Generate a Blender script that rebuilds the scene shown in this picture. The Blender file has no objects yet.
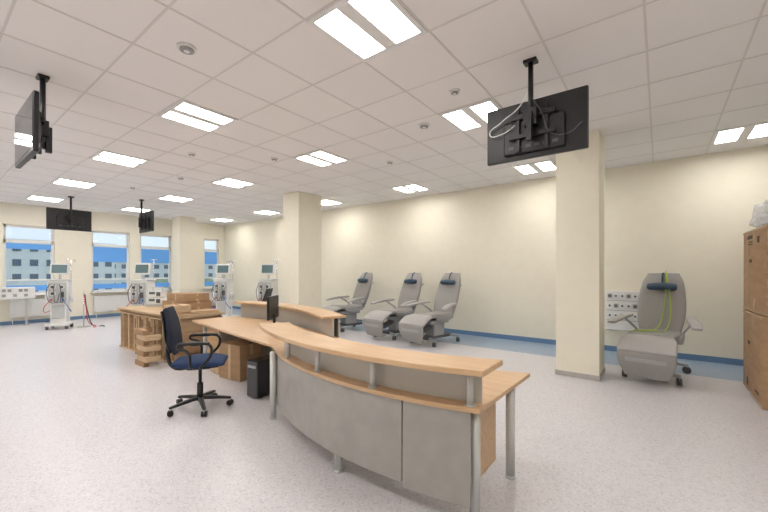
import bpy, bmesh, math, random
from mathutils import Vector, Matrix, noise
random.seed(7)
sc = bpy.context.scene
try:
    sc.view_settings.view_transform = 'Standard'
    sc.view_settings.look = 'None'
except Exception: pass

# ------------------------------------------------------------ materials
def pmat(name, col, rough=0.5, metal=0.0, spec=None, emis=None, es=0, alpha=None, trans=None):
    m = bpy.data.materials.new(name); m.use_nodes = True
    b = m.node_tree.nodes['Principled BSDF']
    b.inputs['Base Color'].default_value = (*col, 1)
    b.inputs['Roughness'].default_value = rough
    b.inputs['Metallic'].default_value = metal
    if spec is not None: b.inputs['Specular IOR Level'].default_value = spec
    if emis: 
        b.inputs['Emission Color'].default_value = (*emis, 1); b.inputs['Emission Strength'].default_value = es
    if alpha is not None: b.inputs['Alpha'].default_value = alpha
    if trans is not None: b.inputs['Transmission Weight'].default_value = trans
    return m

def noisy(name, c1, c2, scale=(5,5,5), nscale=3, rough=0.5, detail=4, lo=.35, hi=.65, bump=0, spec=None):
    m = pmat(name, c1, rough, spec=spec); nt = m.node_tree; b = nt.nodes['Principled BSDF']
    tc = nt.nodes.new('ShaderNodeTexCoord'); mp = nt.nodes.new('ShaderNodeMapping')
    mp.inputs['Scale'].default_value = scale
    nz = nt.nodes.new('ShaderNodeTexNoise'); nz.inputs['Scale'].default_value = nscale; nz.inputs['Detail'].default_value = detail
    rp = nt.nodes.new('ShaderNodeValToRGB')
    rp.color_ramp.elements[0].position = lo; rp.color_ramp.elements[0].color = (*c1, 1)
    rp.color_ramp.elements[1].position = hi; rp.color_ramp.elements[1].color = (*c2, 1)
    nt.links.new(tc.outputs['Object'], mp.inputs['Vector']); nt.links.new(mp.outputs[0], nz.inputs['Vector'])
    nt.links.new(nz.outputs['Fac'], rp.inputs[0]); nt.links.new(rp.outputs[0], b.inputs['Base Color'])
    if bump:
        bp = nt.nodes.new('ShaderNodeBump'); bp.inputs['Strength'].default_value = bump; bp.inputs['Distance'].default_value = .01
        nt.links.new(nz.outputs['Fac'], bp.inputs['Height']); nt.links.new(bp.outputs[0], b.inputs['Normal'])
    return m

M_wall = noisy('wall_paint', (.88,.83,.69), (.90,.85,.71), nscale=1.2, rough=.7)
M_wallw = noisy('wall_paint_window', (.88,.83,.70), (.90,.85,.72), nscale=1.2, rough=.7)
M_ceil = noisy('ceiling_tile', (.89,.865,.86), (.92,.895,.89), nscale=60, rough=.9, detail=2)
M_grid = pmat('ceiling_grid', (.74,.715,.70), .5)
M_blueb = pmat('blue_vinyl_skirting', (.14,.25,.42), .45)
M_greyb = pmat('grey_skirting', (.50,.47,.44), .5)
M_white = pmat('white_plastic', (.82,.82,.80), .35)
M_frame = pmat('white_frame', (.84,.84,.84), .4)
M_lamp = pmat('lamp_diffuser', (.9,.9,.9), .5, emis=(1,.97,.935), es=20.5)
M_black = pmat('black_plastic', (.012,.012,.014), .4)
M_screen = pmat('screen_glass', (.02,.025,.03), .08)
M_metal = pmat('painted_grey_metal', (.55,.56,.56), .35, .3)
M_chrome = pmat('chrome', (.7,.7,.72), .2, 1)
M_alu = pmat('aluminium_paint', (.66,.67,.66), .35, .2)
M_wood = noisy('beech_veneer', (.62,.40,.22), (.70,.48,.29), scale=(1.2,9,9), nscale=3, rough=.35)
M_panel = noisy('silver_laminate', (.37,.355,.33), (.40,.38,.355), nscale=2, rough=.22)
M_fascia = pmat('light_laminate', (.54,.52,.48), .35)
M_card = noisy('cardboard', (.38,.235,.13), (.44,.28,.16), scale=(1,1,6), nscale=3, rough=.8)
M_cardl = noisy('cardboard_light', (.54,.38,.23), (.64,.47,.30), scale=(1,1,5), nscale=3, rough=.8)
M_tape = pmat('packing_tape', (.60,.45,.28), .25)
M_print = pmat('carton_print', (.09,.055,.04), .8)
M_vinyl = noisy('grey_upholstery', (.31,.30,.285), (.36,.345,.33), nscale=25, rough=.5, bump=.1)
M_vinyll = noisy('light_grey_upholstery', (.41,.395,.38), (.45,.435,.42), nscale=25, rough=.5)
M_shell = pmat('recliner_shell', (.40,.40,.40), .4)
M_darkg = pmat('dark_grey_plastic', (.10,.10,.11), .5)
M_navy = noisy('navy_fabric', (.015,.035,.10), (.02,.05,.13), nscale=60, rough=.85)
M_navyd = noisy('dark_navy_fabric', (.010,.014,.03), (.014,.02,.045), nscale=60, rough=.85)
M_pillow = pmat('blue_pillow_vinyl', (.035,.07,.12), .5)
M_green = pmat('green_tube', (.45,.62,.08), .4)
M_red = pmat('red_plastic', (.6,.03,.03), .4)
M_blue = pmat('blue_plastic', (.03,.15,.55), .4)
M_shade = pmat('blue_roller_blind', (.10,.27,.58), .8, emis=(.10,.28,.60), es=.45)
M_lcd = pmat('device_screen', (.12,.20,.22), .2)
M_sock = pmat('socket_grey', (.35,.35,.36), .5)
M_bag = pmat('clear_plastic_bag', (.9,.92,.95), .25, alpha=.55)
M_foam = pmat('polystyrene', (.85,.86,.87), .8)

def glass():
    m = bpy.data.materials.new('window_glass'); m.use_nodes = True; nt = m.node_tree; nt.nodes.clear()
    o = nt.nodes.new('ShaderNodeOutputMaterial'); t = nt.nodes.new('ShaderNodeBsdfTransparent'); g = nt.nodes.new('ShaderNodeBsdfGlossy')
    g.inputs['Roughness'].default_value = .02; mx = nt.nodes.new('ShaderNodeMixShader'); mx.inputs[0].default_value = .06
    t.inputs[0].default_value = (.95,.98,1,1)
    nt.links.new(t.outputs[0], mx.inputs[1]); nt.links.new(g.outputs[0], mx.inputs[2]); nt.links.new(mx.outputs[0], o.inputs[0]); return m
M_glass = glass()

def floor_mat(name, base, c2, c3):
    m = pmat(name, base, .30); nt = m.node_tree; b = nt.nodes['Principled BSDF']
    tc = nt.nodes.new('ShaderNodeTexCoord')
    v = nt.nodes.new('ShaderNodeTexVoronoi'); v.inputs['Scale'].default_value = 85
    r = nt.nodes.new('ShaderNodeValToRGB'); r.color_ramp.interpolation = 'CONSTANT'
    e = r.color_ramp.elements; e[0].position = 0; e[0].color = (*c2,1); e[1].position = .16; e[1].color = (*base,1)
    x = e.new(.84); x.color = (*c3,1)
    sp = nt.nodes.new('ShaderNodeSeparateColor')
    n = nt.nodes.new('ShaderNodeTexNoise'); n.inputs['Scale'].default_value = .6
    mx = nt.nodes.new('ShaderNodeMix'); mx.data_type = 'RGBA'; mx.blend_type = 'MULTIPLY'; mx.inputs[0].default_value = .06
    nt.links.new(tc.outputs['Object'], v.inputs['Vector']); nt.links.new(tc.outputs['Object'], n.inputs['Vector'])
    nt.links.new(v.outputs['Color'], sp.inputs[0]); nt.links.new(sp.outputs[0], r.inputs[0])
    nt.links.new(r.outputs[0], mx.inputs[6]); nt.links.new(n.outputs['Fac'], mx.inputs[7])
    nt.links.new(mx.outputs[2], b.inputs['Base Color'])
    return m
M_floor = floor_mat('speckled_vinyl', (.71,.69,.715), (.61,.585,.62), (.77,.75,.775))
M_floorb = floor_mat('blue_speckled_vinyl', (.34,.44,.57), (.28,.38,.51), (.41,.51,.63))

# ------------------------------------------------------------ helpers
def link(o, parent=None):
    sc.collection.objects.link(o)
    if parent: o.parent = parent
    return o
def empty(name, loc=(0,0,0), rz=0):
    e = bpy.data.objects.new(name, None); e.empty_display_size = .2
    e.location = loc; e.rotation_euler = (0,0,rz); sc.collection.objects.link(e); return e
def mk(name, verts, faces, mat, parent=None, smooth=False, bevel=0, seg=2):
    me = bpy.data.meshes.new(name); me.from_pydata([tuple(v) for v in verts], [], faces); me.update()
    bm = bmesh.new(); bm.from_mesh(me); bmesh.ops.recalc_face_normals(bm, faces=bm.faces); bm.to_mesh(me); bm.free()
    me.materials.append(mat)
    if smooth:
        for p in me.polygons: p.use_smooth = True
    o = link(bpy.data.objects.new(name, me), parent)
    if bevel:
        md = o.modifiers.new('bevel', 'BEVEL'); md.width = bevel; md.segments = seg; md.limit_method = 'ANGLE'
    return o
def box(parent, name, c, s, mat, bevel=.004, rot=(0,0,0), seg=2):
    x,y,z = [k/2 for k in s]
    v = [(-x,-y,-z),(x,-y,-z),(x,y,-z),(-x,y,-z),(-x,-y,z),(x,-y,z),(x,y,z),(-x,y,z)]
    f = [(0,1,2,3),(4,5,6,7),(0,1,5,4),(1,2,6,5),(2,3,7,6),(3,0,4,7)]
    o = mk(name, v, f, mat, parent, bevel=min(bevel, min(s)*.45), seg=seg); o.location = c; o.rotation_euler = rot
    return o
def cyl(parent, name, p1, p2, r, mat, n=20, r2=None):
    p1 = Vector(p1); p2 = Vector(p2); d = p2-p1; L = d.length; r2 = r if r2 is None else r2
    q = d.to_track_quat('Z','Y'); v=[]; f=[]
    for k,(rr,z) in enumerate(((r,0),(r2,L))):
        for i in range(n):
            a = 2*math.pi*i/n; v.append(p1 + q @ Vector((rr*math.cos(a), rr*math.sin(a), z)))
    for i in range(n): f.append((i,(i+1)%n,n+(i+1)%n,n+i))
    f.append(tuple(range(n))); f.append(tuple(range(n,2*n)))
    o = mk(name, v, f, mat, parent)
    for p in o.data.polygons:
        if len(p.vertices)==4: p.use_smooth = True
    return o
def tube(parent, name, pts, r, mat, cyclic=False):
    cu = bpy.data.curves.new(name, 'CURVE'); cu.dimensions='3D'; cu.bevel_depth=r; cu.bevel_resolution=3; cu.use_fill_caps=True
    s = cu.splines.new('BEZIER'); s.bezier_points.add(len(pts)-1); s.use_cyclic_u = cyclic
    for b,p in zip(s.bezier_points, pts):
        b.co = p; b.handle_left_type='AUTO'; b.handle_right_type='AUTO'
    cu.materials.append(mat)
    return link(bpy.data.objects.new(name, cu), parent)
def slab(parent, name, pts, z0, z1, mat, bevel=.004):
    n=len(pts); v=[(x,y,z0) for x,y in pts]+[(x,y,z1) for x,y in pts]
    f=[tuple(range(n)),tuple(range(n,2*n))]+[(i,(i+1)%n,n+(i+1)%n,n+i) for i in range(n)]
    return mk(name, v, f, mat, parent, bevel=bevel)
def arc(cx,cy,r,a0,a1,n=28):
    return [(cx+r*math.cos(math.radians(a0+(a1-a0)*i/n)), cy+r*math.sin(math.radians(a0+(a1-a0)*i/n))) for i in range(n+1)]
def ribbon(parent,name,outer,inner,z0,z1,mat,bevel=.004):
    return slab(parent,name,list(outer)+list(reversed(inner)),z0,z1,mat,bevel)
def crom(P, k=6):
    P=[Vector(p) for p in P]; out=[]
    for i in range(len(P)-1):
        a=P[max(i-1,0)]; b=P[i]; c=P[i+1]; d=P[min(i+2,len(P)-1)]
        for j in range(k):
            t=j/k; out.append(.5*((2*b)+(c-a)*t+(2*a-5*b+4*c-d)*t*t+(3*b-a-3*c+d)*t**3))
    out.append(P[-1]); return out
def offset(pts, d):
    out=[]
    for i,p in enumerate(pts):
        a=Vector(pts[max(i-1,0)]); b=Vector(pts[min(i+1,len(pts)-1)]); t=(b-a).normalized()
        out.append((p[0]-t.y*d, p[1]+t.x*d))
    return out
def loft(parent, name, path, widths, thick, mat, side=(1,0,0), e=4, n=28, k=6):
    P=crom([(p[0],p[1],p[2]) for p in path],k)
    W=[v.x for v in crom([(w,0,0) for w in widths],k)]
    T=[v.x for v in crom([(t,0,0) for t in (thick if hasattr(thick,'__len__') else [thick]*len(path))],k)]
    S=Vector(side).normalized(); rings=[]
    def ring(c,t,w,h):
        N=t.cross(S).normalized(); r=[]
        for i in range(n):
            a=2*math.pi*i/n; ca=math.cos(a); sa=math.sin(a)
            r.append(c+S*(w/2*math.copysign(abs(ca)**(2/e),ca))+N*(h/2*math.copysign(abs(sa)**(2/e),sa)))
        return r
    m=len(P)
    tan=[(P[min(i+1,m-1)]-P[max(i-1,0)]).normalized() for i in range(m)]
    rd=min(T[0],.06)*.5
    for o in (1,.83,.45):
        k2=T[0]*.5*(1-(.35+.65*math.sin(math.acos(o))))
        rings.append(ring(P[0]-tan[0]*rd*o,tan[0],max(W[0]-2*k2,.01),max(T[0]-2*k2,.005)))
    for i in range(m): rings.append(ring(P[i],tan[i],W[i],T[i]))
    rd=min(T[-1],.06)*.5
    for o in (.45,.83,1):
        k2=T[-1]*.5*(1-(.35+.65*math.sin(math.acos(o))))
        rings.append(ring(P[-1]+tan[-1]*rd*o,tan[-1],max(W[-1]-2*k2,.01),max(T[-1]-2*k2,.005)))
    v=[p for r in rings for p in r]; f=[]
    for j in range(len(rings)-1):
        for i in range(n): f.append((j*n+i,j*n+(i+1)%n,(j+1)*n+(i+1)%n,(j+1)*n+i))
    f.append(tuple(range(n))); f.append(tuple(range((len(rings)-1)*n,len(rings)*n)))
    return mk(name,v,f,mat,parent,smooth=True)
def castor(parent, name, x,y, r=.045, mat=None, a=0):
    mat = mat or M_darkg
    dx=math.cos(a)*.014; dy=math.sin(a)*.014
    for s,t in ((1,'a'),(-1,'b')):
        cyl(parent,f'{name}_wheel_{t}',(x+dx*s*.4,y+dy*s*.4,r),(x+dx*s*1.9,y+dy*s*1.9,r),r,mat)
    cyl(parent,name+'_stem',(x,y,r),(x,y,r*2.5),r*.3,M_metal,12)

# ------------------------------------------------------------ room
H=3.52; XW=-14.9; XE=3.6; YN=8.2; YS=-4.0; T=.25
YB=7.0
box(None,'floor',((XW+XE)/2,(YS+YB)/2,-.05),(XE-XW,YB-YS,.1),M_floor,0)
box(None,'floor_band',((XW+XE)/2,(YN+YB)/2,-.05),(XE-XW,YN-YB,.1),M_floorb,0)
box(None,'ceiling',((XW+XE)/2,(YS+YN)/2,H+.05),(XE-XW+.4,YN-YS+.4,.1),M_ceil,0)
box(None,'wall_north',((XW+XE)/2,YN+T/2,H/2),(XE-XW+2*T,T,H),M_wall,0)
box(None,'wall_south',((XW+XE)/2,YS-T/2,H/2),(XE-XW+2*T,T,H),M_wall,0)
box(None,'wall_east',(XE+T/2,(YS+YN)/2,H/2),(T,YN-YS,H),M_wall,0)
wins=[(-3.3,-2.2),(-1.9,-.8),(.2,1.3),(1.63,2.74),(3.65,4.73),(5.05,6.12),(7.35,8.0)]
Z0,Z1=.85,2.9
vv=[];ff=[]
def abox(x0,x1,y0,y1,z0,z1):
    b=len(vv); vv.extend([(x0,y0,z0),(x1,y0,z0),(x1,y1,z0),(x0,y1,z0),(x0,y0,z1),(x1,y0,z1),(x1,y1,z1),(x0,y1,z1)])
    ff.extend([tuple(b+i for i in q) for q in [(0,1,2,3),(4,5,6,7),(0,1,5,4),(1,2,6,5),(2,3,7,6),(3,0,4,7)]])
abox(XW-T,XW,YS,YN,0,Z0); abox(XW-T,XW,YS,YN,Z1,H)
py=YS
for a,b in wins: abox(XW-T,XW,py,a,Z0,Z1); py=b
abox(XW-T,XW,py,YN,Z0,Z1)
mk('wall_west',vv,ff,M_wallw)
for i,(a,b) in enumerate(wins):
    w=empty(f'window_{i+1}',(XW-.12,(a+b)/2,0)); L=b-a
    for nm,y,z,sy,sz in (('jamb_l',-L/2+.035,(Z0+Z1)/2,.07,Z1-Z0),('jamb_r',L/2-.035,(Z0+Z1)/2,.07,Z1-Z0),
                         ('head',0,Z1-.035,L,.07),('bottom_rail',0,Z0+.035,L,.07),('transom',0,2.42,L,.09)):
        box(w,nm,(0,y,z),(.07,sy,sz),M_frame,.004)
    box(w,'sash_rail',(0,0,1.28),(.05,L-.1,.05),M_frame,.004)
    box(w,'glass_pane',(-.01,0,(Z0+Z1)/2),(.012,L-.1,Z1-Z0-.1),M_glass,0)
    box(w,'sill_board',(.14,0,Z0-.0),(.36,L+.06,.03),M_frame,.006)
    d = .16 if i==3 else .50
    box(w,'roller_blind',(.045,0,2.36-d/2),(.008,L-.14,d),M_shade,0)
    box(w,'blind_cassette',(.05,0,2.40),(.04,L-.12,.05),M_frame,.004)
    box(w,'lower_blind',(.045,0,1.04),(.008,L-.14,.16),M_shade,0)
box(None,'baseboard_north',((XW+XE)/2,YN-.008,.05),(XE-XW,.016,.10),M_blueb,.003)
box(None,'baseboard_south',((XW+XE)/2,YS+.008,.05),(XE-XW,.016,.10),M_blueb,.003)
box(None,'baseboard_west',(XW+.008,(YS+YN)/2,.05),(.016,YN-YS-.04,.10),M_blueb,.003)
box(None,'baseboard_east',(XE-.008,(YS+YN)/2,.05),(.016,YN-YS-.04,.10),M_blueb,.003)
for i,(x0,x1,y0,y1) in enumerate(((-1.23,-.67,5.84,6.42),(-7.72,-7.1,5.84,6.6),(-14.2,-13.6,5.84,6.42))):
    c=empty('column' if i==0 else f'column.{i:03d}',((x0+x1)/2,(y0+y1)/2,0))
    box(c,'shaft',(0,0,H/2),(x1-x0,y1-y0,H),M_wall,.006)
    box(c,'skirting',(0,0,.035),(x1-x0+.02,y1-y0+.02,.07),M_greyb,.003)

# ceiling grid
G=.715; LX=-1.88; LY=2.26
GX=LX-G/2; GY=LY-G/2
vv=[];ff=[]
for k in range(-40,40):
    x=GX+G*k
    if XW<x<XE: abox(x-.009,x+.009,YS,YN,H-.004,H+.001)
    y=GY+G*k
    if YS<y<YN: abox(XW,XE,y-.009,y+.009,H-.0035,H+.001)
mk('trim_ceiling_grid',vv,ff,M_grid)
def lamp(x,y):
    l=empty('ceiling_light',(x,y,H)); s=G-.015; f=.045
    box(l,'frame_a',(0,-s/2+f/2,-.008),(s,f,.022),M_frame,.003)
    box(l,'frame_b',(0,s/2-f/2,-.008),(s,f,.022),M_frame,.003)
    box(l,'frame_c',(-s/2+f/2,0,-.008),(f,s-2*f,.022),M_frame,.003)
    box(l,'frame_d',(s/2-f/2,0,-.008),(f,s-2*f,.022),M_frame,.003)
    box(l,'divider',(0,0,-.008),(.12,s-2*f,.022),M_frame,.003)
    w=(s-2*f-.12)/2
    for q in (-1,1): box(l,'diffuser_l' if q<0 else 'diffuser_r',(q*(.06+w/2),0,-.005),(w,s-2*f,.012),M_lamp,0)
for i in range(-4,2):
    for j in (7,3,0,-3,-6):
        if i==1 and j==3: continue
        lamp(LX+4*G*i,LY+j*G)
def disc(name,x,y,r,dark=True):
    e=empty(name,(x,y,H))
    cyl(e,'rim',(0,0,0),(0,0,-.02),r,M_white,28)
    cyl(e,'grille',(0,0,-.02),(0,0,-.032),r*.72,M_sock if dark else M_white,28)
    cyl(e,'core',(0,0,-.032),(0,0,-.04),r*.3,M_white,20)
for x,y,r in ((-3.35,1.5,.08),(-1.8,3.65,.055),(-2.55,4.25,.075),(-5.4,3.9,.06),(-6.3,2.9,.06),(-8.1,3.5,.06),(-3.9,5.3,.06),(-9.9,3.2,.06)):
    disc('ceiling_detector',x,y,r)

# ------------------------------------------------------------ TVs
def tv(x,y,rz,cable=False):
    e=empty('ceiling_mounted_television',(x,y,0),rz)
    box(e,'ceiling_plate',(0,0,H-.015),(.12,.09,.03),M_black)
    cyl(e,'pole',(0,0,H),(0,0,2.78),.024,M_black)
    box(e,'bracket_head',(0,.0,2.98),(.12,.08,.16),M_black)
    for s in (-1,1):
        box(e,f'mount_rail_{"l" if s<0 else "r"}',(s*.13,.045,2.9),(.035,.03,.42),M_black)
    box(e,'mount_crossbar_top',(0,.03,3.02),(.42,.03,.05),M_black)
    box(e,'mount_crossbar_low',(0,.03,2.83),(.42,.03,.04),M_black)
    box(e,'tilt_arm',(0,-.045,2.88),(.05,.05,.26),M_black)
    box(e,'body',(0,.12,2.91),(.93,.045,.56),M_black,.012)
    box(e,'rear_housing',(0,.085,2.84),(.56,.05,.32),M_black,.015)
    box(e,'screen',(0,.1435,2.92),(.89,.004,.50),M_screen,.001)
    for i in range(6): box(e,f'rear_vent_{i}',(-.2+i*.08,.058,2.74),(.05,.004,.03),M_darkg,0)
    if cable:
        tube(e,'cable',[(-.02,-.03,3.2),(-.1,-.02,3.1),(-.3,.05,3.02),(-.42,.06,2.93),(-.3,.05,2.9),(-.15,.03,2.95)],.006,M_white)
        tube(e,'cable_loop',[(.02,-.03,3.15),(.1,-.03,3.0),(.18,.03,2.8),(.32,.05,2.78),(.42,.07,2.86)],.005,M_darkg)
tv(-.97,3.56,0,True); tv(-5.02,.83,math.pi); tv(-12.4,2.6,math.pi/2); tv(-11.4,3.9,0)

# ------------------------------------------------------------ reception desk
d=empty('reception_desk')
CX,CY=-1.64,5.13
outer=arc(CX,CY,3.22,-75.5,-119.5)
front=outer+[(-3.4,2.41),(-4.1,2.51),(-5.05,2.66),(-6.2,2.86)]
back=[(-6.15,3.6),(-5.3,3.66),(-4.3,3.52),(-3.5,3.3),(-2.9,3.12)]
inner=arc(CX,CY,2.3,-116,-69)
slab(d,'desktop',front+back+inner,.69,.72,M_wood,.004)
ribbon(d,'shelf_top',arc(CX,CY,3.37,-74.8,-119.8),arc(CX,CY,3.06,-73.3,-119.5),.95,.985,M_wood,.006)
ribbon(d,'shelf_fascia',arc(CX,CY,3.12,-75.5,-119),arc(CX,CY,3.10,-75.5,-119),.72,.95,M_fascia,.002)
ribbon(d,'front_panel_left',arc(CX,CY,3.20,-84.6,-119),arc(CX,CY,3.18,-84.6,-119),.15,.69,M_panel,.002)
ribbon(d,'front_panel_right',arc(CX,CY,3.20,-76.5,-84.4,8),arc(CX,CY,3.18,-76.5,-84.4,8),.12,.69,M_panel,.002)
for i,a in enumerate((-76.6,-89,-100,-111)):
    x=CX+3.18*math.cos(math.radians(a)); y=CY+3.18*math.sin(math.radians(a))
    cyl(d,f'shelf_post_{i}',(x,y,.72),(x,y,.95),.02,M_alu)
    cyl(d,f'shelf_post_flange_{i}',(x,y,.72),(x,y,.728),.032,M_alu)
for i,(x,y) in enumerate(((-.90,2.10),(-.88,2.70),(-1.95,1.99),(-3.19,2.29),(-6.0,2.98),(-6.0,3.5))):
    cyl(d,f'leg_{i}',(x,y,0),(x,y,.69),.033,M_alu); cyl(d,f'foot_{i}',(x,y,0),(x,y,.02),.036,M_alu)
box(d,'end_panel',(-.99,2.42,.40),(.025,.5,.58),M_wood)
box(d,'modesty_panel',(-1.9,2.35,.42),(1.4,.02,.5),M_fascia)
oc=[(p.x,p.y) for p in crom([(-3.1,3.22,0),(-3.8,3.56,0),(-4.6,3.80,0),(-5.4,3.88,0),(-6.15,3.82,0)],6)]
ribbon(d,'rear_shelf_top',offset(oc,-.05),offset(oc,.26),.955,.985,M_wood,.005)
ribbon(d,'rear_shelf_fascia',offset(oc,.10),offset(oc,.12),.30,.955,M_fascia,.002)
ribbon(d,'rear_front_panel',offset(oc,.03),offset(oc,.05),.13,.955,M_panel,.002)
box(d,'drawer_unit',(-5.75,3.25,.35),(.42,.5,.68),M_fascia)
for z in (.2,.42,.6): box(d,f'drawer_front_{int(z*100)}',(-5.75,2.99,z-.03),(.39,.02,.17),M_wood)
box(d,'middle_modesty_panel',(-4.6,3.35,.42),(1.7,.02,.5),M_fascia,rot=(0,0,-.17))

m=empty('computer_monitor',(-4.35,3.12,.721),math.radians(-52))
box(m,'stand_foot',(0,0,.008),(.24,.18,.016),M_black,.006); box(m,'stand_neck',(0,.02,.1),(.05,.03,.2),M_black)
box(m,'panel',(0,0,.30),(.46,.035,.32),M_black,.008); box(m,'display',(0,-.019,.30),(.43,.003,.28),M_screen,0)
p=empty('computer_tower',(-3.92,2.72,0),math.radians(5))
box(p,'case',(0,0,.23),(.19,.42,.44),M_black,.008); box(p,'front_bezel',(0,-.215,.23),(.18,.015,.42),M_darkg,.005)
box(p,'drive_slot',(0,-.225,.38),(.14,.006,.03),M_metal,.001)
for i in (-1,1): box(p,'foot_a' if i<0 else 'foot_b',(0,i*.15,.006),(.17,.03,.012),M_darkg,0)
def cbox(name,x,y,z,sx,sy,sz,rz=0,mat=None,marks=(),extra=False):
    mat=mat or M_card
    e=empty(name,(x,y,z),rz)
    box(e,'carton',(0,0,sz/2),(sx,sy,sz),mat,.008)
    box(e,'top_tape',(0,0,sz+.0005),(sx*.98,.05,.002),M_tape,0)
    tl=min(.16,sz*.3)
    for s in (-1,1):
        box(e,'side_tape_a' if s<0 else 'side_tape_b',(s*(sx/2+.001),0,sz-tl/2),(.002,.05,tl),M_tape,0)
        box(e,'low_tape_a' if s<0 else 'low_tape_b',(s*(sx/2+.001),0,tl/2),(.002,.05,tl),M_tape,0)
        box(e,'front_tape_a' if s<0 else 'front_tape_b',(0,s*(sy/2+.001),sz/2),(.05,.002,sz*.99),M_tape,0)
    box(e,'flap_seam',(0,0,sz+.002),(sx*.985,.006,.0012),M_print,0)
    if extra:
        for k,zz in enumerate((.012,sz-.03)):
            box(e,f'flap_edge_{k}',(-sx/2-.003,0,zz+.01),(.006,sy*.99,.012),M_tape,0)
        box(e,'strap',(-sx/2-.002,sy*.30,sz/2),(.003,.03,sz),M_tape,0)
        box(e,'hand_hole',(-sx/2-.002,sy*.14,sz*.62),(.004,.12,.04),M_print,.0015)
    for k,(yy,zz,w,h) in enumerate(marks):
        box(e,f'print_mark_{k}',(-sx/2-.001,yy,zz),(.002,w,h),M_print,0)
    return e
cbox('cardboard_box',-4.85,2.93,0,.46,.38,.50,.1)
cbox('cardboard_box',-5.3,2.95,0,.30,.34,.36,-.1,M_cardl)

# ------------------------------------------------------------ office chair
c=empty('office_chair',(-4.10,1.98,0),math.radians(-36))
for i in range(5):
    a=2*math.pi*i/5+.3; x,y=.31*math.cos(a),.31*math.sin(a)
    loft(c,f'base_arm_{i}',[(0.02*math.cos(a),.02*math.sin(a),.115),(x*.5,y*.5,.105),(x,y,.085)],[.06,.05,.035],[.04,.035,.025],M_black,side=(-math.sin(a),math.cos(a),0),n=16,k=3)
    castor(c,f'castor_{i}',x,y,.03,M_black,a+1.2)
cyl(c,'gas_lift_sleeve',(0,0,.08),(0,0,.28),.032,M_black); cyl(c,'gas_lift',(0,0,.28),(0,0,.46),.018,M_black)
box(c,'mechanism',(0,0,.47),(.2,.24,.05),M_black,.015)
loft(c,'seat',[(0,-.22,.53),(0,-.1,.525),(0,.1,.53),(0,.24,.515)],[.40,.47,.48,.42],[.06,.085,.085,.06],M_navy,e=3.2)
loft(c,'seat_shell',[(0,-.2,.49),(0,.1,.49),(0,.2,.49)],[.38,.42,.36],.03,M_black)
loft(c,'backrest',[(0,-.22,.66),(0,-.25,.78),(0,-.27,.95),(0,-.31,1.11)],[.36,.44,.43,.34],[.05,.075,.065,.05],M_navyd,e=3.2)
loft(c,'backrest_shell',[(0,-.26,.67),(0,-.29,.80),(0,-.31,.95),(0,-.345,1.09)],[.34,.42,.41,.32],.03,M_black,e=3.2)
tube(c,'back_spine',[(0,-.08,.46),(0,-.26,.47),(0,-.32,.6),(0,-.30,.8)],.02,M_black)
for s in (-1,1):
    t='l' if s<0 else 'r'
    tube(c,'arm_loop_'+t,[(s*.2,-.05,.49),(s*.29,-.04,.52),(s*.30,-.06,.68),(s*.29,-.16,.75),(s*.29,.0,.76),(s*.29,.14,.75),(s*.3,.16,.66),(s*.29,.06,.52),(s*.2,.04,.49)],.014,M_black)
    loft(c,'arm_pad_'+t,[(s*.29,-.15,.765),(s*.29,0,.775),(s*.29,.13,.765)],[.05,.06,.05],.03,M_black,n=16,k=3)

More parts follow.
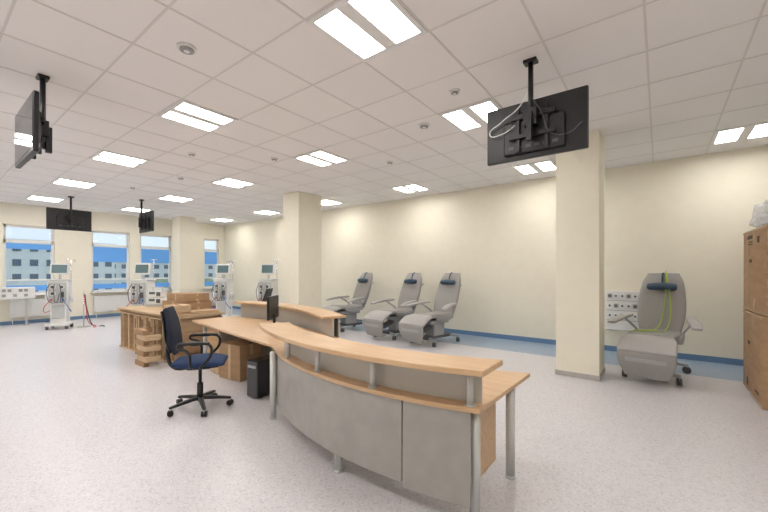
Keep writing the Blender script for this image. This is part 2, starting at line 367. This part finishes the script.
# ------------------------------------------------------------ treatment recliners
def recliner(x,y,rz=0,tubes=False):
    e=empty('treatment_recliner',(x,y,0),rz)
    loft(e,'seat_pad',[(0,.34,.60),(0,.15,.575),(0,-.1,.59),(0,-.36,.61)],[.52,.54,.54,.54],[.09,.11,.11,.09],M_vinyl)
    loft(e,'back_pad',[(0,.34,.62),(0,.43,.84),(0,.52,1.08),(0,.62,1.34),(0,.68,1.47)],[.52,.60,.60,.53,.42],[.08,.11,.10,.10,.06],M_vinyl,e=3.4)
    loft(e,'back_shell',[(0,.40,.58),(0,.50,.84),(0,.59,1.08),(0,.685,1.32),(0,.73,1.42)],[.46,.54,.54,.46,.36],.03,M_shell)
    loft(e,'neck_pillow',[(-.16,.515,1.29),(0,.51,1.295),(.16,.515,1.29)],[.10,.12,.10],[.10,.12,.10],M_pillow,side=(0,0,1),e=2)
    tube(e,'pillow_strap',[(0,.55,1.33),(0,.66,1.5),(0,.76,1.43)],.012,M_pillow)
    loft(e,'leg_rest_pad',[(0,-.40,.60),(0,-.56,.56),(0,-.72,.46)],[.56,.64,.66],[.08,.09,.07],M_vinyll)
    loft(e,'foot_panel',[(0,-.735,.42),(0,-.72,.30),(0,-.67,.12)],[.66,.64,.50],[.04,.045,.03],M_vinyl)
    loft(e,'foot_plate',[(0,-.64,.10),(0,-.5,.11)],[.42,.40],.025,M_shell)
    box(e,'foot_panel_trim',(0,-.752,.34),(.46,.012,.05),M_shell,.004,rot=(.1,0,0))
    box(e,'under_frame',(0,-.02,.47),(.40,.62,.08),M_shell,.02)
    box(e,'lift_housing',(0,.05,.30),(.26,.36,.30),M_shell,.03)
    box(e,'actuator_cover',(0,-.28,.33),(.12,.34,.10),M_darkg,.02,rot=(.35,0,0))
    box(e,'chassis',(0,.05,.14),(.30,.86,.06),M_darkg,.02)
    for k,(cx,cy) in enumerate(((-.31,-.36),(.31,-.36),(-.31,.46),(.31,.46))):
        loft(e,f'chassis_leg_{k}',[(0,cy*.75,.145),(cx*.6,cy*.93,.14),(cx,cy,.125)],[.07,.06,.045],.045,M_shell,side=(0,1,0),n=16,k=3)
        castor(e,f'castor_{k}',cx,cy,.05,M_darkg,.3*k)
    for s in (-1,1):
        t='l' if s<0 else 'r'
        loft(e,'arm_pad_'+t,[(s*.37,.28,.84),(s*.40,.08,.83),(s*.45,-.12,.81),(s*.49,-.30,.77)],[.09,.11,.13,.11],[.05,.055,.055,.04],M_vinyll,n=20)
        loft(e,'arm_bracket_'+t,[(s*.27,.32,.60),(s*.34,.24,.70),(s*.39,.10,.79)],[.06,.06,.05],.03,M_shell,side=(0,1,0),n=16)
        loft(e,'side_cover_'+t,[(s*.29,.30,.58),(s*.295,.05,.55),(s*.29,-.25,.57)],[.10,.12,.08],.03,M_shell,side=(0,0,1),n=16)
    tube(e,'push_handle',[(-.2,.72,1.2),(-.18,.80,1.22),(0,.82,1.22),(.18,.80,1.22),(.2,.72,1.2)],.012,M_metal)
    if tubes:
        tube(e,'green_line',[(.04,.64,1.54),(.06,.50,1.3),(.05,.40,1.0),(.0,.28,.70),(-.1,0,.66),(-.2,-.2,.67),(-.24,-.42,.66)],.007,M_green)
        tube(e,'green_line_b',[(.04,.64,1.54),(.10,.48,1.25),(.13,.37,.9),(.10,.2,.67),(.0,-.1,.67),(-.12,-.38,.68)],.007,M_green)
recliner(-.05,6.64,math.radians(-8),True)
recliner(-3.88,6.85,math.radians(-9)); recliner(-4.95,6.95,math.radians(-9)); recliner(-6.6,7.05,math.radians(-12))

# ------------------------------------------------------------ wall supply panels
def supply(x0,x1,z0,z1):
    e=empty('medical_supply_panel',((x0+x1)/2,YN-.04,0)); W=x1-x0
    box(e,'housing',(0,0,(z0+z1)/2),(W,.08,z1-z0),M_white,.008)
    rows=4
    for r in range(rows):
        z=z0+(r+.5)*(z1-z0)/rows
        box(e,f'groove_{r}',(0,-.041,z0+r*(z1-z0)/rows+.004),(W-.02,.004,.008),M_sock,0)
        k=0; xx=-W/2+.06
        while xx<W/2-.05:
            if r>0: 
                box(e,f'socket_{r}_{k}',(xx,-.045,z),(.07,.012,.075),M_frame if (k+r)%3 else M_sock,.003)
                cyl(e,f'socket_hole_{r}_{k}',(xx,-.051,z),(xx,-.053,z),.02,M_darkg,12)
            xx+=.1; k+=1
supply(-.82,-.1,.42,1.16)

# ------------------------------------------------------------ big boxes on the right
mk1=[(.22,.93,.30,.045),(.17,.87,.20,.016),(.17,.84,.20,.016),(-.2,.88,.10,.08)]
cbox('cardboard_box',1.33,6.28,0,.86,1.14,1.02,0,M_card,[(.3,.12,.14,.10),(-.3,.12,.2,.03)],True)
cbox('cardboard_box',1.335,6.27,1.026,.84,1.10,1.02,.035,M_card,mk1,True)
b=empty('polystyrene_block_in_plastic_bag',(1.20,6.35,2.052))
box(b,'foam_block',(0,0,.11),(.36,.62,.20),M_foam,.015); box(b,'foam_lid',(.02,.05,.235),(.30,.42,.05),M_foam,.01)
bm=bmesh.new(); bmesh.ops.create_icosphere(bm,subdivisions=4,radius=1)
for v in bm.verts:
    n1=noise.noise(v.co*2.2)*.25+noise.noise(v.co*6)*.14
    v.co=v.co*(1+n1); v.co.x*=.27; v.co.y*=.46; v.co.z=max(v.co.z,-.6)*.26+.158
me=bpy.data.meshes.new('bag_film'); bm.to_mesh(me); bm.free(); me.materials.append(M_bag)
link(bpy.data.objects.new('bag_film',me),b)

# ------------------------------------------------------------ dialysis machines
def dialysis(x,y,rz=0):
    e=empty('dialysis_machine',(x,y,0),rz)
    box(e,'base_plate',(0,0,.12),(.50,.56,.07),M_white,.03)
    for k,(cx,cy) in enumerate(((-.2,-.23),(.2,-.23),(-.2,.23),(.2,.23))): castor(e,f'castor_{k}',cx,cy,.042,M_darkg,.5)
    box(e,'lower_column',(0,.06,.42),(.34,.34,.56),M_white,.02)
    box(e,'cabinet',(0,.03,.98),(.42,.40,.62),M_white,.025)
    box(e,'cabinet_face',(0,-.175,.98),(.37,.02,.54),M_metal,.006)
    for k,(px,pz) in enumerate(((-.09,1.12),(.09,1.12),(-.09,.95))):
        cyl(e,f'blood_pump_{k}',(px,-.185,pz),(px,-.215,pz),.06,M_frame,24); cyl(e,f'pump_rotor_{k}',(px,-.215,pz),(px,-.23,pz),.04,M_darkg,18)
    box(e,'door_latch',(.1,-.19,.92),(.07,.02,.14),M_darkg,.004)
    box(e,'lower_face',(0,-.12,.46),(.26,.02,.36),M_metal,.006)
    cyl(e,'connector_red',(-.12,-.19,.78),(-.12,-.22,.78),.022,M_red,14); cyl(e,'connector_blue',(.12,-.19,.78),(.12,-.22,.78),.022,M_blue,14)
    box(e,'top_tray',(0,.02,1.31),(.46,.42,.03),M_white,.01)
    cyl(e,'screen_neck',(0,.05,1.32),(0,.05,1.46),.03,M_metal)
    box(e,'screen_housing',(0,.02,1.60),(.40,.08,.30),M_white,.02,rot=(-.12,0,0))
    box(e,'screen_panel',(0,-.025,1.605),(.32,.006,.22),M_lcd,0,rot=(-.12,0,0))
    cyl(e,'infusion_pole',(.2,.16,1.0),(.2,.16,1.85),.010,M_chrome,12)
    tube(e,'pole_hooks',[(.1,.16,1.8),(.12,.16,1.85),(.2,.16,1.85),(.28,.16,1.85),(.3,.16,1.8)],.006,M_chrome)
    tube(e,'hose_red',[(-.12,-.22,.78),(-.24,-.28,.6),(-.27,-.1,.45),(-.18,.05,.5)],.008,M_red)
    tube(e,'hose_blue',[(.12,-.22,.78),(.24,-.28,.6),(.27,-.1,.45),(.18,.05,.5)],.008,M_blue)
    for k in range(3): tube(e,f'tubing_loop_{k}',[(-.16+.1*k,-.2,1.2),(-.2+.15*k,-.27,.95),(-.05+.08*k,-.27,.7),(.05+.03*k,-.2,.95)],.008,M_darkg)
    tube(e,'drain_hose',[(-.1,.2,.3),(-.3,.4,.08),(-.2,.55,.03),(.1,.5,.03)],.012,M_darkg)
    for s in (-1,1):
        box(e,'canister_holder_l' if s<0 else 'canister_holder_r',(s*.25,-.02,.72),(.08,.2,.03),M_frame,.006)
        cyl(e,'canister_l' if s<0 else 'canister_r',(s*.25,-.02,.735),(s*.25,-.02,.93),.045,M_frame,18)
dialysis(-12.9,2.47,math.radians(65)); dialysis(-10.9,3.75,math.radians(40))
dialysis(-10.2,5.6,math.radians(35)); dialysis(-8.75,6.1,math.radians(30)); dialysis(-10.9,5.95,math.radians(50))
h=empty('drain_hose_stand',(-12.75,2.95,0))
tube(h,'hose_red',[(0,0,.9),(.02,.05,.5),(.1,.1,.1),(.3,.2,.02),(.5,.1,.02)],.010,M_red)
tube(h,'hose_black',[(0.02,.02,.9),(-.05,.1,.4),(.05,.2,.02),(.35,.35,.02),(.6,.3,.02)],.014,M_darkg)
cyl(h,'stand_pole',(0,0,.02),(0,0,1.0),.012,M_chrome); cyl(h,'stand_base',(0,0,0),(0,0,.02),.15,M_metal)

# ------------------------------------------------------------ unassembled furniture stack
s=empty('flat_pack_panel_stack')
x=-8.75; k=0; hgt=.72
while x<-6.45:
    box(s,f'upright_board_{k}',(x,3.08+random.uniform(-.04,.04),hgt/2+.01),(.035,.88,hgt-.02),M_cardl,.003)
    box(s,f'spacer_block_{k}',(x+.08,2.72+.05*(k%3),.07),(.12,.14,.10),M_card,.004)
    if k%2: box(s,f'packed_carton_{k}',(x+.083,3.0,.29),(.12,.6,.34),M_card,.004)
    box(s,f'upper_block_{k}',(x+.08,2.70+.04*(k%2),.67),(.12,.12,.09),M_cardl,.004)
    x+=.165; k+=1
box(s,'bottom_sheet',(-7.62,3.08,.012),(2.35,.95,.024),M_cardl,.003)
box(s,'back_sheet',(-7.62,3.53,.37),(2.3,.02,.68),M_card,.003)
for i in range(4):
    box(s,f'top_sheet_{i}',(-7.62+random.uniform(-.06,.06),3.05+random.uniform(-.04,.04),.731+i*.026),(2.36-.12*i,1.0,.022),M_cardl,.003)
TZ=.822
for i in range(7):
    zz=i*.085; xx=-6.66+(.05 if i%2 else -.05); yy=2.36
    pts=[(-.18,-.10),(.18,-.10),(.18,-.02),(-.08,-.02),(-.08,.12),(-.18,.12)]
    if i%2: pts=[(-a,b_) for a,b_ in pts][::-1]
    slab(s,f'edge_protector_{i}',[(xx+a,yy+b_) for a,b_ in pts],zz,zz+.08,M_cardl if i%2 else M_card,.003)
cbox('cardboard_box',-7.25,3.25,TZ,.70,.54,.15,.15); cbox('cardboard_box',-7.2,3.25,TZ+.156,.62,.48,.14,.08); cbox('cardboard_box',-6.72,2.85,TZ,.34,.36,.12,-.2,M_cardl)
q=empty('infusion_pump_rack',(-8.2,3.1,TZ),math.radians(35))
box(q,'base',(0,0,.02),(.34,.26,.04),M_metal); box(q,'pump_lower',(0,0,.11),(.30,.22,.13),M_white,.01); box(q,'pump_upper',(0,0,.25),(.28,.20,.12),M_white,.01)
for i,z in enumerate((.11,.25)):
    box(q,f'display_{i}',(-.05,-.112+.006*i,z+.02),(.12,.006,.05),M_lcd,0); box(q,f'keys_{i}',(.08,-.112+.006*i,z),(.08,.006,.08),M_darkg,0)
cyl(q,'handle_a',(-.1,0,.31),(-.1,0,.38),.01,M_metal); cyl(q,'handle_b',(.1,0,.31),(.1,0,.38),.01,M_metal); cyl(q,'handle_bar',(-.12,0,.38),(.12,0,.38),.012,M_metal)

r=empty('stacking_chair',(-8.3,5.45,0),math.radians(-60))
box(r,'seat',(0,0,.45),(.44,.42,.04),M_black,.015); loft(r,'backrest',[(0,.2,.5),(0,.26,.75),(0,.36,1.08)],[.42,.42,.38],.03,M_black)
for k,(a,bb) in enumerate(((-.2,-.19),(.2,-.19),(-.2,.19),(.2,.19))): cyl(r,f'leg_{k}',(a*1.05,bb*1.1,0),(a,bb,.45),.012,M_chrome,12)

def radiator(y0,y1,z0=.2,z1=.72):
    e=empty('radiator',(XW,(y0+y1)/2,0)); L=y1-y0
    box(e,'panel_back',(.05,0,(z0+z1)/2),(.02,L,z1-z0),M_white,.005); box(e,'panel_front',(.11,0,(z0+z1)/2),(.02,L,z1-z0),M_white,.005)
    box(e,'top_grille',(.08,0,z1),(.09,L,.012),M_frame,.003)
    n=int(L/.05)
    for i in range(n): box(e,f'rib_{i}',(.124,-L/2+.03+i*L/n,(z0+z1)/2),(.012,.022,z1-z0-.06),M_white,.005)
    for s_ in (-1,1): cyl(e,'pipe_a' if s_<0 else 'pipe_b',(.08,s_*(L/2-.06),0),(.08,s_*(L/2-.06),z0),.01,M_white,12)
    for s_ in (-1,1): box(e,'wall_hook_a' if s_<0 else 'wall_hook_b',(.02,s_*(L/2-.2),z1-.1),(.04,.04,.06),M_white,.003)
for a,b_ in ((.2,1.25),(1.75,2.7),(3.7,4.7),(5.1,6.0),(7.3,8.0)): radiator(a,b_)
e=empty('bedside_socket_rail',(XW+.42,1.65,0),math.radians(90))
for s_ in (-.4,.4):
    box(e,'post_a' if s_<0 else 'post_b',(s_,0,.38),(.05,.05,.74),M_metal,.004); box(e,'foot_a' if s_<0 else 'foot_b',(s_,0,.012),(.08,.36,.024),M_metal,.004)
box(e,'console',(0,0,.92),(1.15,.14,.34),M_white,.02)
for i in range(10):
    box(e,f'socket_up_{i}',(-.5+i*.11,-.073,1.0),(.075,.008,.08),M_sock if i%3 else M_frame,.002)
    box(e,f'socket_low_{i}',(-.5+i*.11,-.073,.86),(.075,.008,.08),M_frame if i%2 else M_sock,.002)

# ------------------------------------------------------------ outside
M_grass=noisy('grass',(.22,.30,.18),(.28,.36,.22),nscale=.5,rough=.9)
M_bld=noisy('render_white',(.74,.76,.78),(.78,.80,.82),nscale=.4,rough=.8)
M_bwin=pmat('facade_glass',(.10,.15,.22),.3)
box(None,'lawn',(-115,5,-4.1),(190,240,.2),M_grass,0)
def bldg(name,x,y,z,sx,sy,sz,rows,cols):
    bl=empty(name,(x,y,z)); box(bl,'block',(0,0,sz/2),(sx,sy,sz),M_bld,.05)
    box(bl,'parapet',(0,0,sz+.15),(sx+.4,sy+.4,.3),M_frame,.02)
    for r_ in range(rows):
        for c_ in range(cols):
            box(bl,f'pane_{r_}_{c_}',(sx/2+.02,-sy/2+(c_+.5)*sy/cols,(r_+.55)*sz/rows),(.1,sy/cols*.5,sz/rows*.45),M_bwin,0)
bldg('office_building',-72,6,-4,12,26,9.5,5,16)
bldg('apartment_building',-95,48,-4,14,56,7.5,4,28)
tr=empty('tree_row',(-76,40,-4))
for i in range(9):
    bm=bmesh.new(); bmesh.ops.create_icosphere(bm,subdivisions=3,radius=1)
    for v in bm.verts: v.co*=1+.35*noise.noise(v.co*2+Vector((i*3,0,0))); v.co.x*=2.2; v.co.y*=2.6; v.co.z*=1.6
    me=bpy.data.meshes.new('crown'); bm.to_mesh(me); bm.free(); me.materials.append(M_grass)
    o=link(bpy.data.objects.new(f'crown_{i}',me),tr); o.location=(random.uniform(-3,3),-14+i*4.2,2.6)
    cyl(tr,f'trunk_{i}',(o.location.x,o.location.y,0),(o.location.x,o.location.y,2.6),.2,M_card,10)

w=bpy.data.worlds.new('sky'); sc.world=w; w.use_nodes=True
bg=w.node_tree.nodes['Background']; bg.inputs[0].default_value=(.80,.90,1,1); bg.inputs[1].default_value=1.15

# ------------------------------------------------------------ camera
cam=bpy.data.cameras.new('camera'); co=bpy.data.objects.new('camera',cam); sc.collection.objects.link(co)
co.location=(0,0,1.52); co.rotation_euler=(math.pi/2,0,math.radians(37.3))
cam.lens=36*362/768; cam.sensor_width=36; cam.shift_y=16/768; cam.clip_start=.05; cam.clip_end=500
sc.camera=co
